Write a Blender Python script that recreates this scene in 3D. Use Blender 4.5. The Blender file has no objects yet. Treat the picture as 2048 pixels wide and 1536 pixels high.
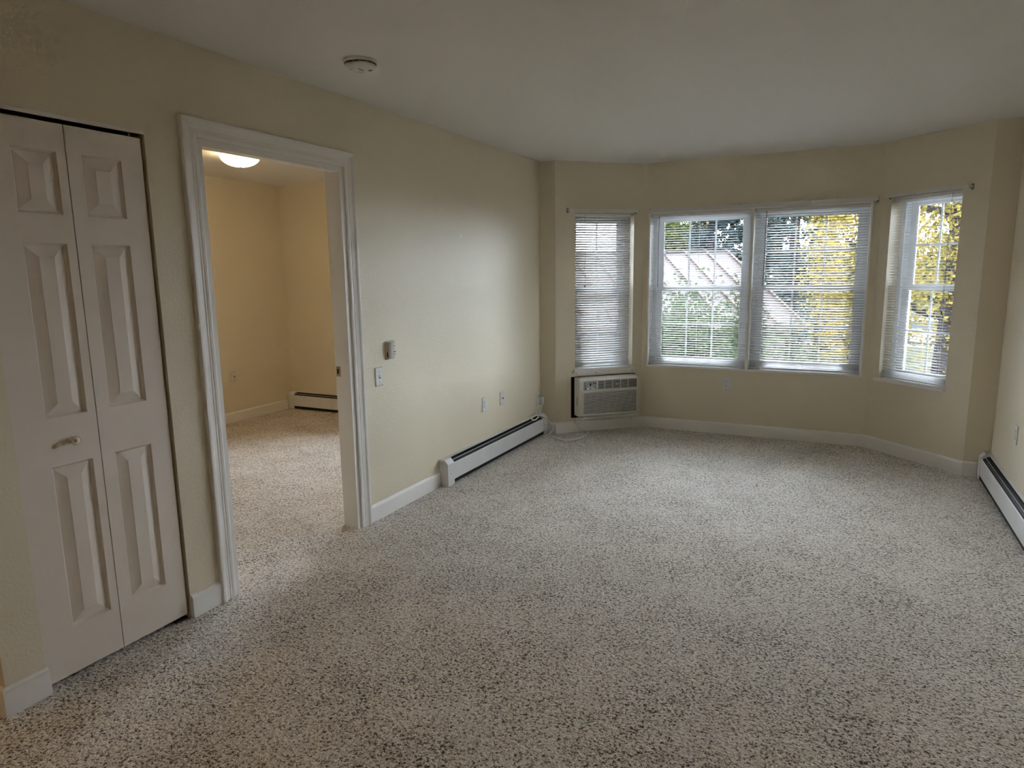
import bpy, math, random
import numpy as np
from mathutils import Vector, Matrix

rnd = random.Random(7)
scn = bpy.context.scene
COL = scn.collection

# ------------------------------------------------------------------ camera
CAM = Vector((2.5077, 0.0, 1.4888))
YAW, PIT, ROL, FPX = math.radians(26.588), math.radians(9.504), math.radians(-0.796), 1338.5
fwd = Vector((-math.sin(YAW) * math.cos(PIT), math.cos(YAW) * math.cos(PIT), -math.sin(PIT)))
rt = Vector((math.cos(YAW), math.sin(YAW), 0))
up = rt.cross(fwd)
R_ = rt * math.cos(ROL) + up * math.sin(ROL)
U_ = -rt * math.sin(ROL) + up * math.cos(ROL)
cam_data = bpy.data.cameras.new('camera')
cam_data.sensor_fit = 'HORIZONTAL'
cam_data.sensor_width = 36.0
cam_data.lens = FPX / 2048.0 * 36.0
cam_data.clip_start = 0.05
cam_data.clip_end = 500
cam = bpy.data.objects.new('camera', cam_data)
COL.objects.link(cam)
mw = Matrix.Identity(4)
for i in range(3):
    mw[i][0], mw[i][1], mw[i][2], mw[i][3] = R_[i], U_[i], -fwd[i], CAM[i]
cam.matrix_world = mw
scn.camera = cam

# ------------------------------------------------------------------ sky, sun, exposure
world = bpy.data.worlds.new('overcast_sky')
scn.world = world
world.use_nodes = True
wb = world.node_tree.nodes['Background']
wb.inputs[0].default_value = (0.87, 0.93, 1.045, 1)
wb.inputs[1].default_value = 11.5

scn.view_settings.view_transform = 'Standard'
scn.view_settings.look = 'None'
scn.view_settings.gamma = 1.0
scn.view_settings.use_curve_mapping = False
scn.view_settings.exposure = 1.33
cy = scn.cycles
cy.max_bounces = 6
cy.diffuse_bounces = 4
cy.glossy_bounces = 2
cy.transmission_bounces = 4
cy.transparent_max_bounces = 10
cy.use_adaptive_sampling = True
cy.adaptive_threshold = 0.04
cy.use_light_tree = False
cy.caustics_reflective = False
cy.caustics_refractive = False
cy.sample_clamp_indirect = 6.0


# ------------------------------------------------------------------ materials
def mat(name, color, rough=0.6, spec=0.3, bump=None, metal=0.0, var=None, emit=None):
    m = bpy.data.materials.new(name)
    m.use_nodes = True
    nt = m.node_tree
    b = nt.nodes['Principled BSDF']
    b.inputs['Base Color'].default_value = (*color, 1)
    b.inputs['Roughness'].default_value = rough
    b.inputs['Specular IOR Level'].default_value = spec
    b.inputs['Metallic'].default_value = metal
    tc = nt.nodes.new('ShaderNodeTexCoord')
    if var:
        sc, amt = var
        n = nt.nodes.new('ShaderNodeTexNoise')
        n.inputs['Scale'].default_value = sc
        n.inputs['Detail'].default_value = 1
        nt.links.new(tc.outputs['Object'], n.inputs['Vector'])
        r = nt.nodes.new('ShaderNodeValToRGB')
        r.color_ramp.elements[0].position = 0.3
        r.color_ramp.elements[1].position = 0.7
        r.color_ramp.elements[0].color = (*[c * (1 - amt) for c in color], 1)
        r.color_ramp.elements[1].color = (*[min(1, c * (1 + amt)) for c in color], 1)
        nt.links.new(n.outputs['Fac'], r.inputs['Fac'])
        nt.links.new(r.outputs['Color'], b.inputs['Base Color'])
    if bump:
        sc, strength, dist = bump
        n = nt.nodes.new('ShaderNodeTexNoise')
        n.inputs['Scale'].default_value = sc
        n.inputs['Detail'].default_value = 1
        nt.links.new(tc.outputs['Object'], n.inputs['Vector'])
        bp = nt.nodes.new('ShaderNodeBump')
        bp.inputs['Strength'].default_value = strength
        bp.inputs['Distance'].default_value = dist
        nt.links.new(n.outputs['Fac'], bp.inputs['Height'])
        nt.links.new(bp.outputs['Normal'], b.inputs['Normal'])
    if emit:
        b.inputs['Emission Color'].default_value = (*emit[0], 1)
        b.inputs['Emission Strength'].default_value = emit[1]
    return m


def wall_mat(name, color, spot=None):
    m = mat(name, color, rough=0.42, spec=0.35, bump=(80, 0.5, 0.0024))
    nt = m.node_tree
    b = nt.nodes['Principled BSDF']
    tc = next(n for n in nt.nodes if n.type == 'TEX_COORD')
    n = nt.nodes.new('ShaderNodeTexNoise')
    n.inputs['Scale'].default_value = 1.3
    n.inputs['Detail'].default_value = 1
    nt.links.new(tc.outputs['Object'], n.inputs['Vector'])
    r = nt.nodes.new('ShaderNodeValToRGB')
    r.color_ramp.elements[0].position = 0.35
    r.color_ramp.elements[1].position = 0.65
    r.color_ramp.elements[0].color = (*[c * 0.96 for c in color], 1)
    r.color_ramp.elements[1].color = (*color, 1)
    nt.links.new(n.outputs['Fac'], r.inputs['Fac'])
    out = r.outputs['Color']
    if spot:                                     # a dab of touch-up filler left on the wall
        p, rad = spot
        vm = nt.nodes.new('ShaderNodeVectorMath')
        vm.operation = 'DISTANCE'
        vm.inputs[1].default_value = p
        nt.links.new(tc.outputs['Object'], vm.inputs[0])
        mr = nt.nodes.new('ShaderNodeMapRange')
        mr.inputs['From Min'].default_value = rad * 0.75
        mr.inputs['From Max'].default_value = rad
        mr.inputs['To Min'].default_value = 0.75
        mr.inputs['To Max'].default_value = 0.0
        nt.links.new(vm.outputs['Value'], mr.inputs['Value'])
        mx = nt.nodes.new('ShaderNodeMix')
        mx.data_type = 'RGBA'
        mx.inputs[7].default_value = (0.86, 0.85, 0.82, 1)
        nt.links.new(mr.outputs['Result'], mx.inputs[0])
        nt.links.new(out, mx.inputs[6])
        out = mx.outputs[2]
    nt.links.new(out, b.inputs['Base Color'])
    return m


def carpet_mat():
    m = bpy.data.materials.new('speckled_carpet')
    m.use_nodes = True
    nt = m.node_tree
    L = nt.links.new
    b = nt.nodes['Principled BSDF']
    b.inputs['Roughness'].default_value = 1.0
    b.inputs['Specular IOR Level'].default_value = 0.05
    b.inputs['Sheen Weight'].default_value = 0.35
    b.inputs['Sheen Roughness'].default_value = 0.5
    tc = nt.nodes.new('ShaderNodeTexCoord')
    # warp so the tufts are irregular
    nz = nt.nodes.new('ShaderNodeTexNoise')
    nz.inputs['Scale'].default_value = 110
    nz.inputs['Detail'].default_value = 1
    L(tc.outputs['Object'], nz.inputs['Vector'])
    ad = nt.nodes.new('ShaderNodeVectorMath')
    ad.operation = 'MULTIPLY_ADD'
    ad.inputs[1].default_value = (0.012, 0.012, 0.012)
    L(nz.outputs['Color'], ad.inputs[0])
    L(tc.outputs['Object'], ad.inputs[2])
    vo = nt.nodes.new('ShaderNodeTexVoronoi')
    vo.inputs['Scale'].default_value = 165
    L(ad.outputs['Vector'], vo.inputs['Vector'])
    sp = nt.nodes.new('ShaderNodeSeparateColor')
    L(vo.outputs['Color'], sp.inputs['Color'])
    n2 = nt.nodes.new('ShaderNodeTexNoise')
    n2.inputs['Scale'].default_value = 80
    n2.inputs['Detail'].default_value = 2
    n2.inputs['Roughness'].default_value = 0.7
    L(tc.outputs['Object'], n2.inputs['Vector'])
    n3 = nt.nodes.new('ShaderNodeTexNoise')          # vacuum and foot marks
    n3.inputs['Scale'].default_value = 3.2
    n3.inputs['Detail'].default_value = 2
    n3.inputs['Roughness'].default_value = 0.6
    L(tc.outputs['Object'], n3.inputs['Vector'])
    a1 = nt.nodes.new('ShaderNodeMath'); a1.operation = 'MULTIPLY'; a1.inputs[1].default_value = 0.42
    L(sp.outputs[0], a1.inputs[0])
    a2 = nt.nodes.new('ShaderNodeMath'); a2.operation = 'MULTIPLY_ADD'; a2.inputs[1].default_value = 0.75
    L(n2.outputs['Fac'], a2.inputs[0]); L(a1.outputs[0], a2.inputs[2])
    a3 = nt.nodes.new('ShaderNodeMath'); a3.operation = 'MULTIPLY_ADD'; a3.inputs[1].default_value = 0.22
    L(n3.outputs['Fac'], a3.inputs[0]); L(a2.outputs[0], a3.inputs[2])
    r = nt.nodes.new('ShaderNodeValToRGB')
    cr = r.color_ramp
    cr.elements[0].position = 0.49; cr.elements[0].color = (0.055, 0.038, 0.024, 1)
    cr.elements[1].position = 0.92; cr.elements[1].color = (0.95, 0.885, 0.805, 1)
    e = cr.elements.new(0.585); e.color = (0.50, 0.425, 0.345, 1)
    e = cr.elements.new(0.70); e.color = (0.80, 0.72, 0.625, 1)
    L(a3.outputs[0], r.inputs['Fac'])
    L(r.outputs['Color'], b.inputs['Base Color'])
    bp = nt.nodes.new('ShaderNodeBump')
    bp.inputs['Strength'].default_value = 0.8
    bp.inputs['Distance'].default_value = 0.012
    L(n2.outputs['Fac'], bp.inputs['Height'])
    L(bp.outputs['Normal'], b.inputs['Normal'])
    return m


def glass_mat():
    m = bpy.data.materials.new('window_glass')
    m.use_nodes = True
    nt = m.node_tree
    nt.nodes.remove(nt.nodes['Principled BSDF'])
    o = nt.nodes['Material Output']
    tr = nt.nodes.new('ShaderNodeBsdfTransparent')
    tr.inputs[0].default_value = (0.93, 0.96, 0.97, 1)
    gl = nt.nodes.new('ShaderNodeBsdfGlossy')
    gl.inputs['Roughness'].default_value = 0.02
    fr = nt.nodes.new('ShaderNodeFresnel')
    fr.inputs[0].default_value = 1.45
    mx = nt.nodes.new('ShaderNodeMixShader')
    nt.links.new(fr.outputs[0], mx.inputs[0])
    nt.links.new(tr.outputs[0], mx.inputs[1])
    nt.links.new(gl.outputs[0], mx.inputs[2])
    nt.links.new(mx.outputs[0], o.inputs[0])
    return m


def leaf_mat(name, c1, c2, trans=0.35):
    m = bpy.data.materials.new(name)
    m.use_nodes = True
    nt = m.node_tree
    L = nt.links.new
    nt.nodes.remove(nt.nodes['Principled BSDF'])
    o = nt.nodes['Material Output']
    tc = nt.nodes.new('ShaderNodeTexCoord')
    n = nt.nodes.new('ShaderNodeTexNoise')
    n.inputs['Scale'].default_value = 2.2
    n.inputs['Detail'].default_value = 1
    n.inputs['Roughness'].default_value = 0.8
    L(tc.outputs['Object'], n.inputs['Vector'])
    r = nt.nodes.new('ShaderNodeValToRGB')
    r.color_ramp.elements[0].position = 0.38
    r.color_ramp.elements[1].position = 0.62
    r.color_ramp.elements[0].color = (*c1, 1)
    r.color_ramp.elements[1].color = (*c2, 1)
    L(n.outputs['Fac'], r.inputs['Fac'])
    d = nt.nodes.new('ShaderNodeBsdfDiffuse')
    t = nt.nodes.new('ShaderNodeBsdfTranslucent')
    L(r.outputs['Color'], d.inputs[0])
    L(r.outputs['Color'], t.inputs[0])
    mx = nt.nodes.new('ShaderNodeMixShader')
    mx.inputs[0].default_value = trans
    L(d.outputs[0], mx.inputs[1]); L(t.outputs[0], mx.inputs[2])
    L(mx.outputs[0], o.inputs[0])
    return m


CREAM = (0.83, 0.742, 0.565)
M = dict(
    wall=wall_mat('cream_wall_paint', CREAM),
    wall_l=wall_mat('cream_wall_paint_dabbed', CREAM, spot=((0.0, 4.231, 1.746), 0.019)),
    ceil=mat('ceiling_paint', (0.84, 0.82, 0.775), rough=0.6, spec=0.25, bump=(75, 0.35, 0.0016)),
    trim=mat('white_trim_paint', (0.92, 0.89, 0.845), rough=0.35, spec=0.4, var=(3, 0.02)),
    door=mat('white_door_paint', (0.85, 0.765, 0.665), rough=0.45, spec=0.35, bump=(220, 0.08, 0.002)),
    vinyl=mat('white_vinyl', (0.88, 0.89, 0.90), rough=0.3, spec=0.45, var=(4, 0.02)),
    slat=mat('white_blind_slat', (0.88, 0.88, 0.88), rough=0.35, spec=0.4, var=(3, 0.02)),
    plastic=mat('white_plastic', (0.76, 0.75, 0.72), rough=0.3, spec=0.5, var=(9, 0.03)),
    ivory=mat('ivory_plastic', (0.74, 0.71, 0.64), rough=0.35, spec=0.5, var=(9, 0.03)),
    knob=mat('ivory_knob', (0.78, 0.70, 0.52), rough=0.2, spec=0.6, var=(20, 0.03)),
    thermo=mat('taupe_plastic', (0.56, 0.52, 0.44), rough=0.4, spec=0.5, var=(15, 0.04)),
    black=mat('black_slot', (0.012, 0.012, 0.014), rough=0.6, var=(20, 0.1)),
    dark=mat('dark_metal', (0.05, 0.05, 0.055), rough=0.5, metal=0.3, var=(12, 0.15)),
    screw=mat('screw_steel', (0.30, 0.27, 0.23), rough=0.35, metal=0.8, var=(40, 0.1)),
    brass=mat('strike_brass', (0.36, 0.28, 0.15), rough=0.35, metal=0.8, var=(40, 0.1)),
    heater=mat('heater_enamel', (0.80, 0.79, 0.77), rough=0.35, spec=0.45, var=(6, 0.04)),
    acbody=mat('ac_plastic', (0.84, 0.81, 0.74), rough=0.4, spec=0.4, var=(6, 0.03)),
    acpanel=mat('ac_control_panel', (0.42, 0.44, 0.43), rough=0.4, spec=0.4, var=(6, 0.03)),
    acdark=mat('ac_dark_interior', (0.055, 0.045, 0.04), rough=0.7, var=(9, 0.1)),
    yellow=mat('yellow_sticker', (0.50, 0.38, 0.06), rough=0.5, var=(50, 0.2)),
    cord=mat('white_cord', (0.90, 0.87, 0.80), rough=0.4, spec=0.4, var=(20, 0.03)),
    carpet=carpet_mat(),
    glass=glass_mat(),
    lampglass=mat('glowing_lamp_glass', (0.9, 0.85, 0.7), rough=0.3, emit=((1.0, 0.70, 0.36), 10.5), var=(10, 0.03)),
    nickel=mat('brushed_nickel', (0.5, 0.48, 0.44), rough=0.3, metal=1.0, var=(40, 0.1)),
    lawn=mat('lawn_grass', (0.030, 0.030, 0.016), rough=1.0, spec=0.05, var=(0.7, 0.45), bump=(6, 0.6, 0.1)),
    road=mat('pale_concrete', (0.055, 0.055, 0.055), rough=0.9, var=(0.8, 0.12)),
    bark=mat('dark_bark', (0.012, 0.010, 0.011), rough=0.95, spec=0.1, var=(6, 0.5), bump=(14, 0.8, 0.05)),
    twig=mat('brown_bark', (0.025, 0.019, 0.015), rough=0.95, spec=0.1, var=(9, 0.4)),
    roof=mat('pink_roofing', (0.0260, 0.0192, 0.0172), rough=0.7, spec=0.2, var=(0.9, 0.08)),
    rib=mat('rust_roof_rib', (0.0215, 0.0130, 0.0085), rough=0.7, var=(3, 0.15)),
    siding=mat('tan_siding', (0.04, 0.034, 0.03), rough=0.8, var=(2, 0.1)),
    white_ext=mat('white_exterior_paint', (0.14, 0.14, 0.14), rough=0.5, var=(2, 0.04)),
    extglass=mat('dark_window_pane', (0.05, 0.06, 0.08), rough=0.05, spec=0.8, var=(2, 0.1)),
    rubber=mat('black_rubber', (0.02, 0.02, 0.02), rough=0.8, var=(9, 0.2)),
    yleaf=leaf_mat('yellow_leaf', (0.085, 0.062, 0.013), (0.185, 0.138, 0.036), 0.45),
    yleaf2=leaf_mat('golden_leaf', (0.075, 0.062, 0.015), (0.175, 0.130, 0.036), 0.45),
    gleaf=leaf_mat('green_leaf', (0.013, 0.020, 0.010), (0.040, 0.048, 0.028), 0.35),
    ygleaf=leaf_mat('yellow_green_leaf', (0.026, 0.037, 0.012), (0.066, 0.072, 0.024), 0.4),
    spruce=leaf_mat('blue_spruce_needle', (0.010, 0.016, 0.017), (0.034, 0.046, 0.046), 0.15),
)


# ------------------------------------------------------------------ mesh helpers
class MB:
    def __init__(s):
        s.v, s.f = [], []

    def add(s, vs, fs):
        o = len(s.v)
        s.v += [tuple(p) for p in vs]
        s.f += [tuple(i + o for i in f) for f in fs]
        return s

    def box(s, x0, x1, y0, y1, z0, z1):
        vs = [(x, y, z) for z in (z0, z1) for y in (y0, y1) for x in (x0, x1)]
        return s.add(vs, [(0, 2, 3, 1), (4, 5, 7, 6), (0, 1, 5, 4), (2, 6, 7, 3), (0, 4, 6, 2), (1, 3, 7, 5)])

    def bbox(s, x0, x1, y0, y1, z0, z1, b):
        """box whose room side (low y) has chamfered edges"""
        ring = lambda i, y: [(x0 + i, y, z0 + i), (x1 - i, y, z0 + i), (x1 - i, y, z1 - i), (x0 + i, y, z1 - i)]
        vs = ring(b, y0) + ring(0, y0 + b) + ring(0, y1)
        fs = [(0, 1, 2, 3), (11, 10, 9, 8)]
        for k in (0, 4):
            for i in range(4):
                j = (i + 1) % 4
                fs.append((k + i, k + 4 + i, k + 4 + j, k + j))
        return s.add(vs, fs)

    def prism(s, poly, a, b, axis='x'):
        """polygon (list of 2-tuples) extruded along axis from a to b"""
        n = len(poly)
        if axis == 'x':
            mk = lambda p, t: (t, p[0], p[1])
        elif axis == 'y':
            mk = lambda p, t: (p[0], t, p[1])
        else:
            mk = lambda p, t: (p[0], p[1], t)
        vs = [mk(p, a) for p in poly] + [mk(p, b) for p in poly]
        fs = [tuple(range(n)), tuple(range(2 * n - 1, n - 1, -1))]
        for i in range(n):
            j = (i + 1) % n
            fs.append((i, i + n, j + n, j))
        return s.add(vs, fs)

    def ring(s, x0, x1, z0, z1, w, y0, y1, wb=None):
        wb = w if wb is None else wb
        o = [(x0, z0), (x1, z0), (x1, z1), (x0, z1)]
        i = [(x0 + w, z0 + wb), (x1 - w, z0 + wb), (x1 - w, z1 - w), (x0 + w, z1 - w)]
        vs = [(p[0], y0, p[1]) for p in o] + [(p[0], y0, p[1]) for p in i] + \
             [(p[0], y1, p[1]) for p in o] + [(p[0], y1, p[1]) for p in i]
        fs = []
        for k in range(4):
            j = (k + 1) % 4
            fs += [(k, j, j + 4, k + 4), (k + 8, k + 12, j + 12, j + 8),
                   (k, k + 8, j + 8, j), (k + 4, j + 4, j + 12, k + 12)]
        return s.add(vs, fs)

    def lathe(s, prof, n=28, c=(0, 0, 0), axis='z'):
        vs, fs = [], []
        m = len(prof)
        for k in range(n):
            a = 2 * math.pi * k / n
            for r, h in prof:
                p = (r * math.cos(a), r * math.sin(a), h)
                if axis == 'y':
                    p = (p[0], p[2], p[1])
                vs.append((p[0] + c[0], p[1] + c[1], p[2] + c[2]))
        for k in range(n):
            q = (k + 1) % n
            for i in range(m - 1):
                fs.append((k * m + i, q * m + i, q * m + i + 1, k * m + i + 1))
        fs.append(tuple(k * m for k in range(n))[::-1])
        fs.append(tuple(k * m + m - 1 for k in range(n)))
        return s.add(vs, fs)

    def tube(s, pts, rad, n=8):
        pts = [Vector(p) for p in pts]
        rads = rad if isinstance(rad, (list, tuple)) else [rad] * len(pts)
        vs, fs = [], []
        prev = None
        for i, p in enumerate(pts):
            t = (pts[min(i + 1, len(pts) - 1)] - pts[max(i - 1, 0)]).normalized()
            if prev is None:
                a = Vector((0, 0, 1)) if abs(t.z) < 0.9 else Vector((1, 0, 0))
                u = t.cross(a).normalized()
            else:
                u = (prev - t * prev.dot(t)).normalized()
            prev = u
            w = t.cross(u)
            for k in range(n):
                a = 2 * math.pi * k / n
                vs.append(p + (u * math.cos(a) + w * math.sin(a)) * rads[i])
        for i in range(len(pts) - 1):
            for k in range(n):
                q = (k + 1) % n
                fs.append((i * n + k, i * n + q, (i + 1) * n + q, (i + 1) * n + k))
        fs.append(tuple(range(n))[::-1])
        fs.append(tuple(range((len(pts) - 1) * n, len(pts) * n)))
        return s.add(vs, fs)

    def mesh(s, name, m, smooth=False):
        me = bpy.data.meshes.new(name)
        me.from_pydata(s.v, [], s.f)
        me.validate()
        import bmesh
        bm = bmesh.new(); bm.from_mesh(me)
        bmesh.ops.recalc_face_normals(bm, faces=bm.faces)
        bm.to_mesh(me); bm.free()
        if smooth:
            me.polygons.foreach_set('use_smooth', [True] * len(me.polygons))
        me.materials.append(M[m] if isinstance(m, str) else m)
        return me

    def build(s, name, m, parent=None, loc=(0, 0, 0), smooth=False):
        return link(name, s.mesh(name, m, smooth), parent, loc)


def link(name, me, parent=None, loc=(0, 0, 0)):
    o = bpy.data.objects.new(name, me)
    COL.objects.link(o)
    o.location = loc
    if parent is not None:
        o.parent = parent
    return o


def thing(name, label, cat, loc=(0, 0, 0), rz=0.0, group=None, kind=None):
    o = bpy.data.objects.new(name, None)
    o.empty_display_size = 0.05
    COL.objects.link(o)
    o.location = loc
    o.rotation_euler = (0, 0, rz)
    o['label'] = label
    o['category'] = cat
    if group:
        o['group'] = group
    if kind:
        o['kind'] = kind
    return o


def tag(o, label, cat, kind=None, group=None):
    o['label'] = label
    o['category'] = cat
    if kind:
        o['kind'] = kind
    if group:
        o['group'] = group
    return o


def catmull(pts, k=8):
    pts = [Vector(p) for p in pts]
    out = []
    for i in range(len(pts) - 1):
        p0, p1, p2, p3 = pts[max(i - 1, 0)], pts[i], pts[i + 1], pts[min(i + 2, len(pts) - 1)]
        for j in range(k):
            t = j / k
            out.append(0.5 * ((2 * p1) + (p2 - p0) * t + (2 * p0 - 5 * p1 + 4 * p2 - p3) * t * t
                              + (3 * p1 - p0 - 3 * p2 + p3) * t ** 3))
    out.append(pts[-1])
    return out


# ------------------------------------------------------------------ the plan (metres)
H = 2.44
Y1, Y2 = 5.603, 6.2026
P1, P2, P3, P4 = (0.152, Y1), (0.783, Y2), (2.6958, Y2), (3.3198, Y1)
W = 3.4786
TH = 0.25
IN = 0.114                     # interior wall thickness
XB = -3.0915                   # bedroom far-left wall
YC = 1.09                      # corner where the hall turns off
YB = -2.6                      # wall behind the camera
XH = -1.75                     # end of the hall
RZ_L, RZ_R = math.pi / 2, -math.pi / 2
RZ_LA = math.atan2(P2[1] - P1[1], P2[0] - P1[0])
RZ_RA = math.atan2(P4[1] - P3[1], P4[0] - P3[0])
LEN_A = math.hypot(P2[0] - P1[0], P2[1] - P1[1])
LEN_B = math.hypot(P4[0] - P3[0], P4[1] - P3[1])


def wall(name, A, rz, length, th, label, openings=(), m='wall', e0=0.0, e1=0.0, z0=0.0, z1=H):
    """wall with its room face on local y=0 (built in world coordinates); openings = (x0,x1,z0,z1)"""
    xs = sorted({0.0, length, *[o[0] for o in openings], *[o[1] for o in openings]})
    zs = sorted({z0, z1, *[o[2] for o in openings], *[o[3] for o in openings]})
    solid = lambda i, k: (0 <= i < len(xs) - 1 and 0 <= k < len(zs) - 1 and
                          not any(o[0] <= (xs[i] + xs[i + 1]) / 2 <= o[1] and o[2] <= (zs[k] + zs[k + 1]) / 2 <= o[3] for o in openings))
    c, s = math.cos(rz), math.sin(rz)
    vid, vs, fs = {}, [], []

    def V(i, k, side):
        key = (i, k, side)
        if key not in vid:
            x, y = xs[i], (th if side else 0.0)
            if side and i == 0:
                x -= e0
            if side and i == len(xs) - 1:
                x += e1
            vid[key] = len(vs)
            vs.append((A[0] + c * x - s * y, A[1] + s * x + c * y, zs[k]))
        return vid[key]
    for i in range(len(xs) - 1):
        for k in range(len(zs) - 1):
            if not solid(i, k):
                continue
            fs.append((V(i, k, 0), V(i + 1, k, 0), V(i + 1, k + 1, 0), V(i, k + 1, 0)))
            fs.append((V(i, k, 1), V(i, k + 1, 1), V(i + 1, k + 1, 1), V(i + 1, k, 1)))
            if not solid(i - 1, k): fs.append((V(i, k, 0), V(i, k + 1, 0), V(i, k + 1, 1), V(i, k, 1)))
            if not solid(i + 1, k): fs.append((V(i + 1, k, 0), V(i + 1, k, 1), V(i + 1, k + 1, 1), V(i + 1, k + 1, 0)))
            if not solid(i, k - 1): fs.append((V(i, k, 0), V(i, k, 1), V(i + 1, k, 1), V(i + 1, k, 0)))
            if not solid(i, k + 1): fs.append((V(i, k + 1, 0), V(i + 1, k + 1, 0), V(i + 1, k + 1, 1), V(i, k + 1, 1)))
    b = MB(); b.v, b.f = vs, fs
    return tag(b.build(name, m), label, 'wall', 'structure')


MIT = TH * math.tan(math.radians(22.2))
# door opening 2.055..2.985, closet opening 1.222..1.820 (along y)
D0, D1, DH = 2.055, 2.985, 2.0665
C0, C1, CH = 1.222, 1.820, 2.053
wall('wall_left', (0, YC), RZ_L, Y1 - YC, IN, 'long cream wall with closet, doorway and baseboard heater',
     [(C0 - YC, C1 - YC, 0, CH), (D0 - YC, D1 - YC, 0, DH)], m='wall_l')
wall('wall_return_left', (-IN, Y1), 0, P1[0] + IN, TH, 'narrow cream wall return beside the air conditioner', e1=-MIT)
# window openings
LO = (0.19, 0.772, 0.590, 2.000)
RO = (0.100, 0.676, 0.598, 2.020)
CO = (0.832 - P2[0], 2.646 - P2[0], 0.590, 2.006)
ACO = (0.150, 0.795, 0.137, 0.524)
wall('wall_bay_left', P1, RZ_LA, LEN_A, TH, 'angled bay wall holding the narrow window above the air conditioner',
     [LO, ACO], e0=-MIT, e1=MIT)
wall('wall_bay_center', P2, 0, P3[0] - P2[0], TH, 'middle bay wall with the wide double window', [CO], e0=MIT, e1=MIT)
wall('wall_bay_right', P3, RZ_RA, LEN_B, TH, 'angled bay wall with the narrow right window', [RO], e0=MIT, e1=-MIT)
wall('wall_return_right', P4, 0, W - P4[0], TH, 'narrow cream wall return next to the right wall', e0=-MIT)
wall('wall_right', (W, Y1 + TH), RZ_R, Y1 + TH - YB, IN, 'cream wall along the right edge of the room')
wall('wall_back', (W + IN, YB), math.pi, W + IN - XH, IN, 'cream wall behind the camera')
wall('wall_hall', (XH, YC), 0, -XH - IN, IN, 'warm-lit cream hall wall at the left picture edge')
wall('wall_hall_end', (XH, YB), RZ_L, YC + IN - YB, IN, 'cream wall closing the hall')
BW = (-1.75, -0.80, 0.59, 2.00)       # bedroom window, out of sight beside the doorway
wall('wall_bedroom_far', (XB, Y1 - 0.013), 0, -XB - IN, TH, 'bedroom outer wall behind the far heater',
     [(BW[0] - XB, BW[1] - XB, BW[2], BW[3])])
wall('wall_bedroom_left', (XB, 1.93), RZ_L, Y1 + 0.2 - 1.93, IN, 'cream bedroom wall seen through the doorway')
wall('wall_bedroom_near', (-IN, 1.93), math.pi, -IN - XB, IN, 'bedroom wall behind the closet')
wall('wall_closet', (-0.70, YC + IN), RZ_L, 1.93 - YC - 2 * IN, 0.05, 'plain wall inside the closet')


def poly_slab(name, poly, z0, z1, m, label, cat):
    b = MB().prism(poly, z0, z1, 'z')
    return tag(b.build(name, m), label, cat, 'structure')


o2 = TH * 0.9
outline = [(XB - IN, YB - IN), (W + IN, YB - IN), (W + IN, Y1 + TH), (P4[0] + 0.10, Y1 + TH), (P3[0] + 0.10, Y2 + TH),
           (P2[0] - 0.10, Y2 + TH), (P1[0] - 0.10, Y1 + TH), (XB - IN, Y1 + TH)]
poly_slab('floor', outline, -0.22, 0.0, 'carpet', 'speckled beige and brown carpet covering the floor', 'carpet')
poly_slab('ceiling', outline, H, H + 0.2, 'ceil', 'textured off-white ceiling', 'ceiling')


# ------------------------------------------------------------------ baseboards
BH, BT = 0.105, 0.013


def baseboard(name, A, rz, length, label, m0=0.0, m1=0.0):
    """m0/m1: how much longer (+) or shorter (-) the face is at each end (mitre)"""
    prof = [(0, 0), (-BT, 0), (-BT, BH - 0.016), (-BT * 0.8, BH - 0.009), (-0.004, BH - 0.002), (0, BH)]
    vs = []
    for x, mm in ((0, -m0), (length, m1)):
        for y, z in prof:
            vs.append((x + mm * (-y / BT), y, z))
    n = len(prof)
    fs = [tuple(range(n)), tuple(range(2 * n - 1, n - 1, -1))] + [(i, i + n, (i + 1) % n + n, (i + 1) % n) for i in range(n)]
    o = MB().add(vs, fs).build(name, 'trim')
    o.location = (A[0], A[1], 0)
    o.rotation_euler = (0, 0, rz)
    return tag(o, label, 'baseboard', 'structure')


T1 = BT * math.tan(math.radians(22.2))
baseboard('baseboard_left_1', (0, YC), RZ_L, C0 + 0.006 - YC, 'short white baseboard left of the closet door', m0=BT)
baseboard('baseboard_left_2', (0, C1 + 0.004), RZ_L, D0 - 0.080 - C1 - 0.004, 'short white baseboard between closet and doorway')
baseboard('baseboard_left_3', (0, D1 + 0.078), RZ_L, 3.851 - D1 - 0.078, 'white baseboard between doorway and left heater')
baseboard('baseboard_return_left', (0.0, Y1), 0, P1[0], 'stub of white baseboard behind the heater end', m1=T1)
baseboard('baseboard_bay_left', P1, RZ_LA, LEN_A, 'white baseboard under the air conditioner', m0=T1, m1=-T1)
baseboard('baseboard_bay_center', P2, 0, P3[0] - P2[0], 'white baseboard under the wide double window', m0=-T1, m1=-T1)
baseboard('baseboard_bay_right', P3, RZ_RA, LEN_B, 'white baseboard under the right window', m0=-T1, m1=T1)
baseboard('baseboard_return_right', P4, 0, W - 0.072 - P4[0], 'stub of white baseboard at the right heater end', m0=T1)
baseboard('baseboard_hall', (XH, YC), 0, -XH, 'white baseboard on the warm-lit hall wall', m1=BT)
baseboard('baseboard_bedroom_left', (XB, 1.93), RZ_L, Y1 - 0.10 - 1.93, 'white baseboard along the bedroom wall')

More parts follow.
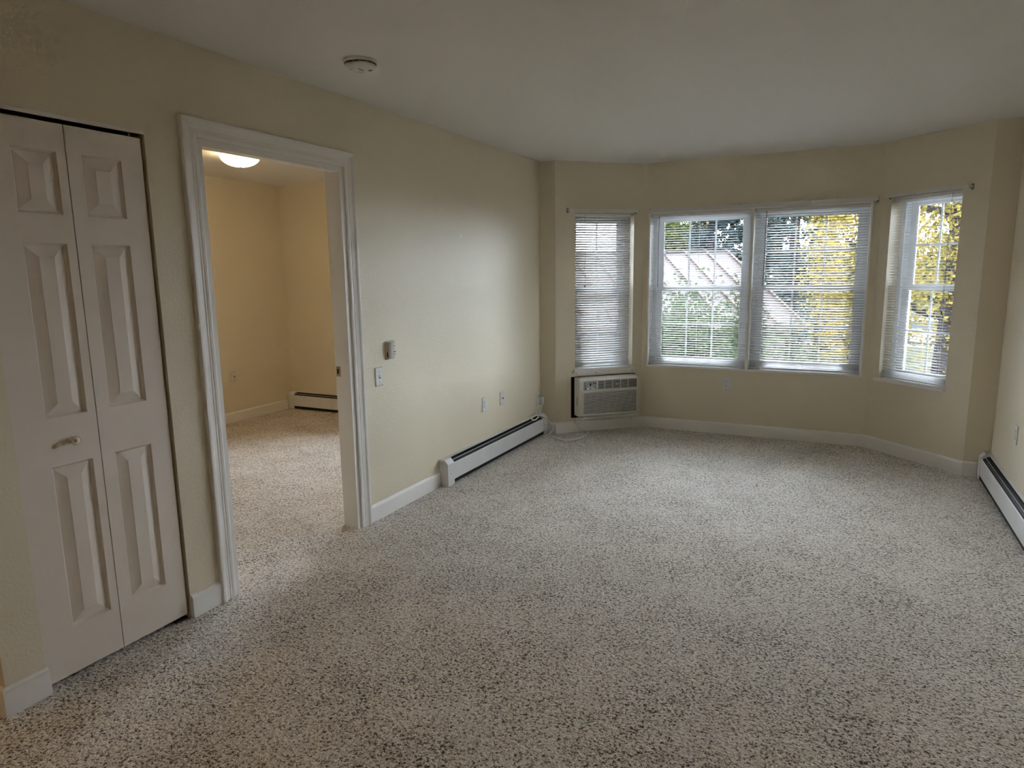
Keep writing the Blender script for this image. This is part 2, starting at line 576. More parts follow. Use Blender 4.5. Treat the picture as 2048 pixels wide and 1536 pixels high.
# ------------------------------------------------------------------ doorway trim
CW = 0.0800
CPROF = [(0.0, 0.0), (0.0, 0.010), (0.008, 0.013), (0.018, 0.0125), (0.024, 0.010), (0.030, 0.0125), (0.036, 0.0105),
         (0.052, 0.0135), (0.060, 0.0185), (0.068, 0.0205), (0.076, 0.0205), (CW, 0.016), (CW, 0.0)]   # (from opening outwards, proud of wall)
tr = thing('trim_doorway', 'white moulded casing and jamb around the bedroom doorway', 'door frame', (0, D0, 0), RZ_L, kind='structure')
DW = D1 - D0
RV = 0.006     # reveal


def casing(pts_fn, name):
    n = len(CPROF)
    vs = [pts_fn(0, u, d) for u, d in CPROF] + [pts_fn(1, u, d) for u, d in CPROF]
    fs = [tuple(range(n)), tuple(range(2 * n - 1, n - 1, -1))] + [(i, i + n, (i + 1) % n + n, (i + 1) % n) for i in range(n)]
    return MB().add(vs, fs).build(name, 'trim', tr)


casing(lambda e, u, d: (-RV - u + RV, -d, 0 if e == 0 else DH + u), 'side_casing')
casing(lambda e, u, d: (DW + u, -d, 0 if e == 0 else DH + u), 'side_casing')
casing(lambda e, u, d: ((-u if e == 0 else DW + u), -d, DH + u), 'head_casing')
JT = 0.018
MB().box(0.0, JT, 0, IN, 0, DH).build('jamb', 'trim', tr)
MB().box(DW - JT, DW, 0, IN, 0, DH).build('jamb', 'trim', tr)
MB().box(JT, DW - JT, 0, IN, DH - JT, DH).build('head_jamb', 'trim', tr)
MB().box(JT, JT + 0.011, 0.0, 0.068, 0, DH - JT).build('door_stop', 'trim', tr)
MB().box(DW - JT - 0.011, DW - JT, 0.0, 0.068, 0, DH - JT).build('door_stop', 'trim', tr)
MB().box(JT + 0.011, DW - JT - 0.011, 0.0, 0.068, DH - JT - 0.011, DH - JT).build('door_stop', 'trim', tr)
sp = MB().box(DW - JT - 0.0022, DW - JT, 0.075, 0.108, 0.908, 0.966).build('strike_plate', 'brass', tr)
sp['label'] = 'brass strike plate'
MB().box(DW - JT - 0.0030, DW - JT - 0.0023, 0.088, 0.102, 0.923, 0.951).build('latch_hole', 'black', sp)
for z in (0.914, 0.960):
    MB().lathe([(0.0001, 0.0), (0.003, 0.0004), (0.003, 0.001)], 10).build('screw', 'screw', sp, (DW - JT - 0.0032, 0.094, z)).rotation_euler = (0, math.pi / 2, 0)
for yy0, nm in ((0, 'side_casing'), (DW, 'side_casing')):
    s = -1 if yy0 == 0 else 1
    MB().box(min(yy0, yy0 + s * CW), max(yy0, yy0 + s * CW), IN, IN + 0.016, 0, DH + CW).build(nm, 'trim', tr)
MB().box(0, DW, IN, IN + 0.016, DH, DH + CW).build('head_casing', 'trim', tr)

# ------------------------------------------------------------------ bifold closet door
LEAF_W, LEAF_H, LEAF_T = 0.292, 2.001, 0.034
PX = (0.112, 0.259)     # replaced per leaf
PANELS = [(0.178, 0.794), (0.972, 1.588), (1.688, 1.905)]


def bifold_leaf(parent, x, xl, xr, knob=None):
    xs = [0, xl, xr, LEAF_W - 0.002]
    zs = [0] + [q for p in PANELS for q in p] + [LEAF_H]
    b = MB()
    vid = {}

    def V(i, k):
        if (i, k) not in vid:
            vid[(i, k)] = len(b.v); b.v.append((xs[i], 0.0, zs[k]))
        return vid[(i, k)]
    for i in range(3):
        for k in range(len(zs) - 1):
            q = (V(i, k), V(i + 1, k), V(i + 1, k + 1), V(i, k + 1))
            if i == 1 and k % 2 == 1:
                prev = q
                x0, x1, z0, z1 = xs[i], xs[i + 1], zs[k], zs[k + 1]
                for ins, dep in ((0.003, 0.006), (0.008, 0.0135), (0.010, 0.014)):
                    n0 = len(b.v)
                    b.v += [(x0 + ins, dep, z0 + ins), (x1 - ins, dep, z0 + ins), (x1 - ins, dep, z1 - ins), (x0 + ins, dep, z1 - ins)]
                    cur = (n0, n0 + 1, n0 + 2, n0 + 3)
                    for e in range(4):
                        f = (e + 1) % 4
                        b.f.append((prev[e], prev[f], cur[f], cur[e]))
                    prev = cur
                b.f.append(prev)
            else:
                b.f.append(q)
    # back and edges
    n0 = len(b.v)
    xm = xs[-1]
    b.v += [(0, LEAF_T, 0), (xm, LEAF_T, 0), (xm, LEAF_T, LEAF_H), (0, LEAF_T, LEAF_H)]
    b.f.append((n0 + 3, n0 + 2, n0 + 1, n0))
    nz = len(zs)
    b.f.append(tuple(vid[(0, k)] for k in range(nz)) + (n0 + 3, n0))
    b.f.append(tuple(vid[(3, k)] for k in range(nz))[::-1] + (n0 + 1, n0 + 2))
    b.f.append(tuple(vid[(i, 0)] for i in range(4))[::-1] + (n0, n0 + 1))
    b.f.append(tuple(vid[(i, nz - 1)] for i in range(4)) + (n0 + 2, n0 + 3))
    leaf = b.build('door_leaf', 'door', parent, (x, 0.012, 0.023))
    for p0, p1 in PANELS:
        a0, a1, c0, c1 = xl + 0.010, xr - 0.010, p0 + 0.010, p1 - 0.010
        ring = lambda i, y: [(a0 + i, y, c0 + i), (a1 - i, y, c0 + i), (a1 - i, y, c1 - i), (a0 + i, y, c1 - i)]
        vs = ring(0, 0.0150) + ring(0.001, 0.0135) + ring(0.036, 0.0020) + ring(0.038, 0.0010)
        fs = [(12, 13, 14, 15), (3, 2, 1, 0)]
        for k in (0, 4, 8):
            for e in range(4):
                f = (e + 1) % 4
                fs.append((k + e, k + f, k + 4 + f, k + 4 + e))
        MB().add(vs, fs).build('raised_panel', 'door', leaf)
    if knob:
        kb = MB().lathe([(0.0001, -0.036), (0.009, -0.0355), (0.0155, -0.031), (0.0165, -0.026), (0.013, -0.020), (0.008, -0.016),
                         (0.008, -0.004), (0.013, -0.001), (0.013, 0.0)], 24, axis='y').build('knob', 'knob', leaf, (knob[0], 0, knob[1]), True)
        kb['label'] = 'round ivory knob'
    return leaf


cd = thing('door_1', 'white six-panel bifold closet door with an ivory knob', 'door', (0, C0, 0), RZ_L, kind='structure')
bifold_leaf(cd, 0.003, 0.112, 0.259, knob=(0.190, 0.880))
bifold_leaf(cd, 0.003 + LEAF_W + 0.002, 0.052, 0.203)
MB().box(0.0, C1 - C0, 0.010, 0.045, CH - 0.013, CH).build('top_track', 'dark', cd)
MB().box(0.0, C1 - C0, 0.001, 0.010, CH - 0.014, CH).build('track_fascia', 'trim', cd)
MB().tube([(C1 - C0 - 0.045, 0.028, 2.020), (C1 - C0 - 0.045, 0.028, 2.046)], 0.004, 10).build('pivot_pin', 'nickel', cd)
MB().box(C1 - C0 - 0.065, C1 - C0 - 0.010, 0.016, 0.040, 0.0, 0.010).build('floor_bracket', 'dark', cd)

# ------------------------------------------------------------------ windows
def window(name, label, loc, rz, w, z0, z1, cols, liner=None, sill=None):
    """opening w wide, z0..z1; local x along the wall from the opening's left edge, y into the wall"""
    t = thing(name, label, 'window', (loc[0], loc[1], 0), rz, kind='structure')
    zm = (z0 + z1) / 2 + 0.020
    MB().ring(0, w, z0, z1, 0.036, 0.115, 0.225, wb=0.034).build('window_frame', 'vinyl', t)
    g = 0.036
    lip = MB().ring(g, w - g, z0 + 0.034, z1 - g, 0.014, 0.205, 0.222).build('frame_stop', 'vinyl', t)

    def sash(nm, zb, zt, y0, y1, rb, rtp):
        b = MB()
        x0, x1 = g, w - g
        o = [(x0, zb), (x1, zb), (x1, zt), (x0, zt)]
        i = [(x0 + 0.046, zb + rb), (x1 - 0.046, zb + rb), (x1 - 0.046, zt - rtp), (x0 + 0.046, zt - rtp)]
        i2 = [(i[0][0] + .006, i[0][1] + .006), (i[1][0] - .006, i[1][1] + .006), (i[2][0] - .006, i[2][1] - .006), (i[3][0] + .006, i[3][1] - .006)]
        ym = (y0 + y1) / 2
        vs = [(p[0], y0, p[1]) for p in o] + [(p[0], y0, p[1]) for p in i] + [(p[0], ym - .004, p[1]) for p in i2] + \
             [(p[0], ym + .004, p[1]) for p in i2] + [(p[0], y1, p[1]) for p in i] + [(p[0], y1, p[1]) for p in o]
        fs = []
        for lv in range(5):
            for k in range(4):
                j = (k + 1) % 4
                fs.append((lv * 4 + k, lv * 4 + j, lv * 4 + 4 + j, lv * 4 + 4 + k))
        for k in range(4):
            j = (k + 1) % 4
            fs.append((20 + k, 20 + j, j, k))
        s = b.add(vs, fs).build(nm, 'vinyl', t)
        gx0, gx1, gz0, gz1 = i2[0][0], i2[1][0], i2[0][1], i2[2][1]
        MB().box(gx0 - .003, gx1 + .003, ym - 0.003, ym + 0.003, gz0 - .003, gz1 + .003).build('pane', 'glass', s)
        for c in range(1, cols):
            xc = gx0 + (gx1 - gx0) * c / cols
            MB().box(xc - 0.008, xc + 0.008, ym - 0.0085, ym - 0.0035, gz0, gz1).build('muntin', 'vinyl', s)
        zc = (gz0 + gz1) / 2
        MB().box(gx0, gx1, ym - 0.0090, ym - 0.0040, zc - 0.008, zc + 0.008).build('muntin', 'vinyl', s)
        return s
    sash('upper_sash', zm - 0.020, z1 - g + 0.002, 0.176, 0.204, 0.036, 0.028)
    ls = sash('lower_sash', z0 + 0.032, zm + 0.018, 0.140, 0.168, 0.036, 0.038)
    lk = MB().bbox(w / 2 - 0.035, w / 2 + 0.035, 0.128, 0.141, zm + 0.002, zm + 0.014, 0.003).build('sash_lock', 'vinyl', ls)
    if sill:
        xl, xr, nose = sill
        MB().box(-xl, w + xr, -nose, 0.0, z0 - 0.020, z0 + 0.0005).build('window_sill', 'trim', t)
        MB().box(0.0005, w - 0.0005, 0.0, 0.115, z0 - 0.0, z0 + 0.004).build('window_stool', 'trim', t)
    return t


def frame_pt(A, rz, x):
    return (A[0] + math.cos(rz) * x, A[1] + math.sin(rz) * x)


window('window_1', 'narrow double-hung window in the left bay wall above the air conditioner',
       frame_pt(P1, RZ_LA, LO[0]), RZ_LA, LO[1] - LO[0], LO[2], LO[3], 2, sill=(0.012, 0.016, 0.022))
window('window_4', 'narrow double-hung window in the right bay wall',
       frame_pt(P3, RZ_RA, RO[0]), RZ_RA, RO[1] - RO[0], RO[2], RO[3], 2, sill=(0.030, 0.002, 0.022))
LN = 0.014
cx0, cx1 = 0.832, 2.646
MUL0, MUL1 = 1.722, 1.748
window('window_2', 'left half of the wide double-hung window pair', (cx0 + LN, Y2), 0, MUL0 - cx0 - LN, CO[2] + LN, CO[3] - LN, 3)
window('window_3', 'right half of the wide double-hung window pair', (MUL1, Y2), 0, cx1 - LN - MUL1, CO[2] + LN, CO[3] - LN, 3)
tl = thing('trim_window_pair', 'white jamb liner and centre post around the wide window pair', 'window trim', (cx0, Y2, 0), 0, kind='structure')
MB().ring(0, cx1 - cx0, CO[2], CO[3], LN, -0.006, 0.235).build('jamb_liner', 'trim', tl)
MB().box(MUL0 - cx0, MUL1 - cx0, -0.006, 0.23, CO[2] + LN, CO[3] - LN).build('mullion_post', 'trim', tl)
window('window_5', 'bedroom window out of sight beside the doorway', (BW[0], Y1 - 0.013), 0, BW[1] - BW[0], BW[2], BW[3], 3)

# ------------------------------------------------------------------ blinds
SP = 0.0212


def slat_mesh(length):
    hw, sag, th = 0.0125, 0.0016, 0.0006
    prof = []
    for k in range(5):
        u = -1 + k * 0.5
        prof.append((hw * u, sag * (1 - u * u)))
    poly = prof + [(p[0], p[1] - th) for p in prof[::-1]]
    return MB().prism(poly, -length / 2, length / 2, 'x').mesh('slat', 'slat', True)


def blind(label, A, rz, x0, x1, ztop, zbot, tilt, depth=0.034, wand=None, cords=(), stack=3, seed=1, pull=None):
    w = x1 - x0
    p = frame_pt(A, rz, (x0 + x1) / 2)
    t = thing('mini_blind', label, 'window blind', (p[0], p[1], 0), rz, group='white mini blinds')
    r = random.Random(seed)
    MB().bbox(-w / 2, w / 2, depth - 0.013, depth + 0.013, ztop - 0.026, ztop, 0.003).build('head_rail', 'slat', t)
    me = slat_mesh(w - 0.006)
    MB().bbox(-w / 2 + 0.004, w / 2 - 0.004, depth - 0.012, depth + 0.012, zbot, zbot + 0.010, 0.002).build('bottom_rail', 'slat', t)
    z = zbot + 0.016
    n = 0
    while z < ztop - 0.034:
        o = link('slat', me, t, (r.uniform(-.001, .001), depth, z))
        k = tilt + r.uniform(-1.2, 1.2)
        if n < stack:
            k *= 0.35 + 0.2 * n
        o.rotation_euler = (math.radians(k), math.radians(r.uniform(-0.06, 0.06)), 0)
        z += (0.009 if n < stack else SP) + r.uniform(-0.0006, 0.0006)
        n += 1
    for c in cords:
        xx = -w / 2 + c * w
        for yy in (-0.0135, 0.0135):
            MB().box(xx - 0.0007, xx + 0.0007, depth + yy - 0.0005, depth + yy + 0.0005, zbot + 0.008, ztop - 0.02).build('ladder_cord', 'slat', t)
    if wand is not None:
        xx, zl = wand
        MB().tube([(xx, depth - 0.020, ztop - 0.018), (xx - 0.003, depth - 0.022, ztop - 0.2), (xx - 0.004, depth - 0.022, zl)], 0.0032, 6).build('tilt_wand', 'wandm', t)
    if pull is not None:
        xx, zl = pull
        cd_ = MB().tube([(xx, depth - 0.020, ztop - 0.015), (xx + 0.002, depth - 0.021, (ztop + zl) / 2), (xx, depth - 0.021, zl)], 0.0012, 6).build('lift_cord', 'wandm', t)
        MB().lathe([(0.0015, 0.026), (0.004, 0.020), (0.006, 0.0), (0.005, -0.002)], 12).build('tassel', 'dark', cd_, (xx, depth - 0.021, zl - 0.02))
    return t


M['wandm'] = mat('smoke_plastic_wand', (0.16, 0.17, 0.19), rough=0.3, var=(20, 0.1))
blind('half-closed white mini blind over the narrow window above the air conditioner', P1, RZ_LA, LO[0] + 0.004, LO[1] - 0.020,
      LO[3] - 0.002, LO[2] + 0.012, 39, wand=None, cords=(0.12, 0.86), seed=3, pull=(-0.18, 1.36))
blind('open white mini blind on the left half of the wide window', P2, 0, cx0 + LN + 0.003 - P2[0], MUL0 - 0.003 - P2[0],
      CO[3] - LN - 0.001, CO[2] + LN + 0.010, 4.5, wand=(-0.36, 1.335), cords=(0.06, 0.5, 0.95), seed=4, stack=5)
blind('slightly tilted white mini blind on the right half of the wide window', P2, 0, MUL1 + 0.003 - P2[0], cx1 - LN - 0.003 - P2[0],
      CO[3] - LN - 0.001, CO[2] + LN + 0.010, 19, wand=(-0.345, 1.335), cords=(0.06, 0.5, 0.94), seed=5, stack=6)
blind('open white mini blind in the narrow right window', P3, RZ_RA, RO[0] + 0.006, RO[1] - 0.006,
      RO[3] - 0.002, RO[2] + 0.012, 6, cords=(0.16, 0.84), seed=6, stack=4, pull=(0.20, 1.16))


# ------------------------------------------------------------------ curtain rods
def rod(label, A, rz, x0, x1, z, off=0.055, mids=()):
    p = frame_pt(A, rz, x0)
    t = thing('curtain_rod', label, 'curtain rod', (p[0], p[1], z), rz, group='flat white curtain rods')
    w = x1 - x0
    poly = []
    for (dx, dy) in ((0.0, -0.002), (0.0, -off + 0.008), (0.008, -off), (w - 0.008, -off), (w, -off + 0.008), (w, -0.002)):
        poly.append((dx, dy))
    inner = [(w - 0.004, -0.002), (w - 0.004, -off + 0.0095), (w - 0.0095, -off + 0.004), (0.0095, -off + 0.004), (0.004, -off + 0.0095), (0.004, -0.002)]
    MB().prism(poly + inner, -0.012, 0.012, 'z').build('rod', 'plastic', t)
    k = w * 0.52
    MB().box(k, w - 0.010, -off - 0.0015, -off + 0.0055, -0.0132, 0.0132).build('rod_sleeve', 'plastic', t)
    for xx in (0.006, w - 0.006):
        br = MB().box(xx - 0.009, xx + 0.009, -0.003, 0.0, -0.019, 0.019).build('bracket', 'screw', t)
        for zz in (-0.014, 0.014):
            MB().lathe([(0.0001, -0.006), (0.004, -0.0055), (0.004, -0.003)], 10, axis='y').build('screw', 'dark', br, (xx, 0, zz))
    for xx in mids:
        MB().box(xx - 0.006, xx + 0.006, -off + 0.0045, 0.0, 0.0125, 0.0155).build('support', 'screw', t)
    return t


rod('flat white curtain rod above the narrow left window', P1, RZ_LA, 0.112, 0.790, 2.018)
rod('long flat white curtain rod above the wide window pair', P2, 0, 0.832 - P2[0], 2.680 - P2[0], 2.018, mids=(0.80, 0.95))
rod('flat white curtain rod above the narrow right window', P3, RZ_RA, 0.080, 0.748, 2.026)

# ------------------------------------------------------------------ baseboard heaters
def heater(label, A, rz, length):
    t = thing('baseboard_heater', label, 'heater', (A[0], A[1], 0), rz, group='white baseboard heaters')
    D, HH = 0.070, 0.190
    cap = [(0.0, 0.0), (-D, 0.0), (-D, HH - 0.030), (-0.044, HH - 0.002), (-0.040, HH), (0.0, HH)]
    cl = 0.085
    E1 = cl
    for a in (0.0, length - cl):
        c = MB().prism(cap, a, a + cl, 'x').build('end_cap', 'heater', t)
        MB().lathe([(0.0001, -0.0012), (0.0035, -0.001), (0.0035, 0.0)], 10, axis='y').build('screw', 'dark', c, (a + cl / 2, -D, 0.085))
    x0, x1 = cl, length - cl
    MB().prism([(0, 0.02), (-0.002, 0.02), (-0.002, HH - 0.004), (-0.024, HH - 0.006), (-0.026, HH - 0.003), (-0.022, HH), (0, HH)],
               x0, x1, 'x').build('back_panel', 'heater', t)
    MB().prism([(-D + 0.001, 0.036), (-D + 0.003, 0.034), (-D + 0.003, 0.150), (-D + 0.007, 0.155), (-D + 0.0055, 0.157), (-D + 0.001, 0.153)],
               x0, x1, 'x').build('front_panel', 'heater', t)
    MB().prism([(-0.003, 0.012), (-D + 0.0035, 0.012), (-D + 0.0035, 0.146), (-0.030, 0.172), (-0.003, 0.180)], x0, x1, 'x').build('slot_shade_fill', 'black', t)  # black fill gives the open slot its shade by colour
    MB().prism([(-0.0440, 0.1690), (-0.0455, 0.1680), (-0.0475, 0.1725), (-0.0460, 0.1735)], x0, x1, 'x').build('damper_rail', 'heater', t)
    MB().prism([(-0.047, 0.1665), (-0.056, 0.1610), (-0.0555, 0.1595), (-0.0465, 0.1650)], x0 + 0.1, x1 - 0.4, 'x').build('damper', 'dark', t)
    return t


heater('long white baseboard heater on the left wall below the outlets', (0.0, 3.850), RZ_L, 1.745)
heater('white baseboard heater running along the right wall', (W, Y1 - 0.010), RZ_R, 2.5)
heater('white baseboard heater on the bedroom outer wall', (XB + 0.004, Y1 - 0.013), 0, 2.2)


# ------------------------------------------------------------------ wall plates
def plate(t, mm='plastic', w=0.070, h=0.114):
    p = MB().bbox(-w / 2, w / 2, -0.007, 0.0, -h / 2, h / 2, 0.003).build('cover_plate', mm, t)
    return p


def screw(t, x, z, y=-0.007):
    MB().lathe([(0.0001, -0.0010), (0.0028, -0.0008), (0.0028, 0.0)], 10, axis='y').build('screw', 'screw', t, (x, y, z))


def outlet(label, A, rz, x, z, group='duplex wall outlets'):
    p = frame_pt(A, rz, x)
    t = thing('wall_outlet', label, 'outlet', (p[0], p[1], z), rz, group=group)
    pl = plate(t)
    screw(t, 0, 0)
    for s in (-1, 1):
        zc = s * 0.0195
        oct_ = [(0.0172 * math.cos(a), zc + max(-0.0135, min(0.0135, 0.0172 * math.sin(a)))) for a in [k * math.pi / 8 for k in range(16)]]
        rc = MB().prism(oct_, -0.009, -0.006, 'y').build('receptacle', 'plastic', t)
        for dx, hh in ((-0.0064, 0.0085), (0.0064, 0.0068)):
            MB().box(dx - 0.0012, dx + 0.0012, -0.0094, -0.0085, zc + 0.001 , zc + 0.001 + hh).build('slot', 'black', rc)
        MB().lathe([(0.0001, -0.0094), (0.0026, -0.0093), (0.0026, -0.0085)], 10, axis='y').build('ground_hole', 'black', rc, (0, 0, zc - 0.0075))
    return t


def jack(label, A, rz, x, z):
    p = frame_pt(A, rz, x)
    t = thing('cable_plate', label, 'wall plate', (p[0], p[1], z), rz, group='cable jack plates')
    plate(t, 'ivory')
    screw(t, 0, 0.042); screw(t, 0, -0.042)
    MB().box(-0.010, 0.010, -0.0085, -0.0065, -0.014, 0.014).build('jack_insert', 'ivory', t)
    j = MB().lathe([(0.0045, -0.017), (0.0048, -0.0165), (0.0048, -0.0085)], 12, axis='y').build('coax_stub', 'dark', t, (0.003, 0, 0))
    return t


outlet('white duplex outlet on the left wall just above the heater', (0, 0), RZ_L, 4.515, 0.466)
jack('pale cable jack plate on the left wall between outlet and corner', (0, 0), RZ_L, 4.816, 0.463)
outlet('white duplex outlet centred below the wide window', (0, Y2), 0, 1.572, 0.467)
outlet('white duplex outlet on the right wall above the heater', (W, 0), RZ_R, -4.915, 0.468)
outlet('white outlet in the left corner feeding the air conditioner cord', (0, 0), RZ_L, 5.537, 0.333)
jack('pale cable jack plate low on the bedroom wall', (XB, 0), RZ_L, 4.800, 0.471)

t = thing('light_switch', 'white toggle light switch beside the doorway', 'light switch', (0, 3.212, 0.876), RZ_L)
plate(t)
screw(t, 0, 0.030); screw(t, 0, -0.030)
MB().box(-0.0055, 0.0055, -0.0078, -0.006, -0.012, 0.012).build('toggle_slot', 'thermo', t)
MB().prism([(-0.006, -0.006), (-0.018, -0.011), (-0.018, -0.005), (-0.006, 0.005)], -0.0042, 0.0042, 'x').build('toggle', 'plastic', t)

t = thing('thermostat', 'small taupe wall thermostat above the light switch', 'thermostat', (0, 3.327, 1.027), RZ_L)
MB().bbox(-0.040, 0.040, -0.010, 0.0, -0.058, 0.056, 0.002).build('base_plate', 'thermo', t)
cov = []
for k in range(9):
    a = math.pi * k / 8
    cov.append((-0.036 * math.cos(a) , -0.012 - 0.020 * math.sin(a) ** 0.6))
MB().prism([(-0.036, -0.0095)] + cov + [(0.036, -0.0095)], -0.050, 0.050, 'z').build('cover', 'thermo', t)
MB().box(-0.0375, -0.030, -0.018, -0.012, -0.040, -0.012).build('set_lever', 'black', t)
MB().box(0.000, 0.026, -0.0325, -0.0310, 0.0235, 0.0250).build('scale_line', 'black', t)
MB().box(-0.002, 0.004, -0.0325, -0.0310, -0.014, -0.010).build('scale_mark', 'black', t)
MB().box(0.008, 0.026, -0.0325, -0.0310, -0.014, -0.0105).build('scale_mark', 'black', t)
MB().box(0.000, 0.026, -0.0325, -0.0310, -0.0275, -0.0255).build('scale_line', 'dark', t)
MB().lathe([(0.0001, -0.016), (0.004, -0.015), (0.004, -0.010)], 12, axis='y').build('screw', 'screw', t, (-0.030, 0, -0.053))

# smoke detector
t = thing('smoke_detector', 'round white smoke detector on the ceiling', 'smoke detector', (0.466, 2.590, H), 0.0)
MB().lathe([(0.0001, 0.0), (0.076, 0.0), (0.077, -0.004), (0.074, -0.013), (0.068, -0.014)], 40).build('base', 'plastic', t, smooth=False)
MB().lathe([(0.066, -0.013), (0.0695, -0.020), (0.069, -0.026), (0.064, -0.034), (0.045, -0.040), (0.030, -0.042), (0.0001, -0.042)], 40).build('cover', 'plastic', t, smooth=True)
for k in range(14):
    a0 = 2 * math.pi * k / 14
    vs = []
    for j in range(5):
        a = a0 + 0.36 * j / 4
        for r, z in ((0.0665, -0.0165), (0.0712, -0.0165), (0.0712, -0.0190), (0.0665, -0.0190)):
            vs.append((r * math.cos(a), r * math.sin(a), z))
    fs = [(0, 1, 2, 3), (19, 18, 17, 16)]
    for j in range(4):
        for e in range(4):
            f = (e + 1) % 4
            fs.append((j * 4 + e, j * 4 + f, j * 4 + 4 + f, j * 4 + 4 + e))
    MB().add(vs, fs).build('vent_slot', 'black', t)
MB().lathe([(0.0001, -0.0445), (0.012, -0.044), (0.013, -0.0415)], 20).build('test_button', 'ivory', t, (-0.018, 0.022, 0))
MB().box(0.010, 0.014, -0.030, 0.004, -0.0428, -0.0410).build('sound_slot', 'black', t)
for k in range(3):
    MB().box(0.026 + 0.007 * k, 0.0285 + 0.007 * k, 0.012, 0.028, -0.0415, -0.0385).build('sound_slot', 'black', t)
MB().box(-0.034, -0.006, -0.036, -0.030, -0.0412, -0.0395).build('printed_label', 'thermo', t)


# ------------------------------------------------------------------ ceiling lamps
def lamp(label, x, y, r=0.150):
    t = thing('ceiling_lamp', label, 'ceiling lamp', (x, y, H), 0)
    MB().lathe([(0.0001, 0.0), (r * 0.86, 0.0), (r * 0.88, -0.016), (r * 0.80, -0.022)], 36).build('pan', 'nickel', t)
    prof = []
    for k in range(10):
        a = math.pi / 2 * k / 9
        prof.append((r * math.cos(a) + 0.0001, -0.018 - 0.085 * math.sin(a)))
    MB().lathe(prof, 36).build('glass_shade', 'lampglass', t, smooth=True)
    MB().lathe([(0.006, -0.102), (0.008, -0.105), (0.006, -0.110), (0.0001, -0.112)], 16).build('finial', 'nickel', t)
    return t


lamp('glowing frosted dome lamp on the bedroom ceiling', -1.86, 3.98)
lamp('glowing frosted dome lamp on the hall ceiling out of frame', -0.85, -0.20)

# ------------------------------------------------------------------ air conditioner in the left bay wall
A_LA = P1
t2 = thing('trim_ac_surround', 'cream patched board framing the air conditioner opening', 'trim board', (P1[0], P1[1], 0), RZ_LA, kind='structure')
b = MB()
vs, fs = [], []
outer = [(0.114, 0.112), (0.858, 0.112), (0.858, 0.560), (0.114, 0.560)]
inn = [(ACO[0], ACO[2]), (ACO[1], ACO[2]), (ACO[1], ACO[3]), (ACO[0], ACO[3])]
for y in (-0.004, -0.0002):
    vs += [(p[0], y, p[1]) for p in outer] + [(p[0], y, p[1]) for p in inn]
for k in range(4):
    j = (k + 1) % 4
    fs += [(k, j, j + 4, k + 4), (8 + k, 12 + k, 12 + j, 8 + j), (k, k + 8, j + 8, j), (k + 4, j + 4, j + 12, k + 12)]
MB().add(vs, fs).build('surround_board', 'wall', t2)
MB().box(0.206, 0.790, -0.012, -0.004, 0.536, 0.568).build('filler_strip', 'trim', t2)
MB().box(0.20, 0.84, -0.008, -0.0045, 0.1135, 0.130).build('filler_strip', 'trim', t2)
for x, z, y in ((0.40, 0.553, -0.012), (0.768, 0.556, -0.012), (0.166, 0.562, -0.004), (0.186, 0.092, -BT), (0.76, 0.095, -BT), (0.80, 0.520, -0.004)):
    MB().lathe([(0.0001, -0.0016), (0.0045, -0.0012), (0.0045, 0.0)], 10, axis='y').build('nail_head', 'dark', t2, (x, y, z))
sl = MB().ring(ACO[0], ACO[1], ACO[2], ACO[3], 0.004, 0.001, TH).build('wall_sleeve', 'black', t2)

ax0, ax1, az0, az1, PR = 0.181, 0.772, 0.166, 0.520, 0.135
ac = thing('air_conditioner', 'cream through-the-wall air conditioner below the narrow left window', 'air conditioner', (P1[0], P1[1], 0), RZ_LA)
# housing: rounded front outline in plan, extruded in z
R0 = 0.026


def plan(inset=0.0, front=0.0):
    pts = [(ax0 + inset, -0.012)]
    for k in range(6):
        a = math.pi / 2 * k / 5
        pts.append((ax0 + inset + R0 * (1 - math.cos(a)), -PR + front + R0 * 0.6 - R0 * 0.6 * math.sin(a)))
    pts += [(ax1 - inset - 0.012, -PR + front), (ax1 - inset, -PR + front + 0.010), (ax1 - inset, -0.012)]
    return pts


n_ = len(plan())
levels = [(az0, 0.0, 0.016), (az0 + 0.014, 0.0, 0.003), (az0 + 0.020, 0.0, 0.002), (az1 - 0.030, 0.0, 0.002), (az1 - 0.014, 0.0, 0.010), (az1 - 0.004, 0.0, 0.024), (az1, 0.0, 0.040)]
vs, fs = [], []
for z, i, f in levels:
    vs += [(p[0], p[1], z) for p in plan(i, f)]
for l in range(len(levels) - 1):
    for k in range(n_):
        j = (k + 1) % n_
        fs.append((l * n_ + k, l * n_ + j, (l + 1) * n_ + j, (l + 1) * n_ + k))
fs += [tuple(range(n_))[::-1], tuple((len(levels) - 1) * n_ + k for k in range(n_))]
hs = MB().add(vs, fs).build('housing', 'acbody', ac)
MB().box(ax0 + 0.020, ax1 - 0.015, -0.0118, TH - 0.02, az0 + 0.008, az1 - 0.008).build('chassis', 'acdark', ac)
YF = -PR
fx0, fx1 = ax0 + R0 + 0.010, ax1 - 0.016
# main intake grille
gz0, gz1 = az0 + 0.020, az0 + 0.228
g = MB().box(fx0, fx1, YF - 0.001, YF + 0.0015, gz0, gz1).build('grille_recess', 'acdark', ac)
NS = 15
sm = MB().prism([(-0.001, 0.0002), (-0.0090, -0.0044), (-0.0097, -0.0024), (-0.001, 0.0026)], 0, fx1 - fx0, 'x').mesh('louvre', 'acbody')
for k in range(NS):
    z = gz0 + (k + 0.5) * (gz1 - gz0) / NS
    link('louvre', sm, ac, (fx0, YF, z))
MB().ring(fx0 - 0.007, fx1 + 0.005, gz0 - 0.007, gz1 + 0.007, 0.007, YF - 0.011, YF + 0.001).build('grille_frame', 'acbody', ac)
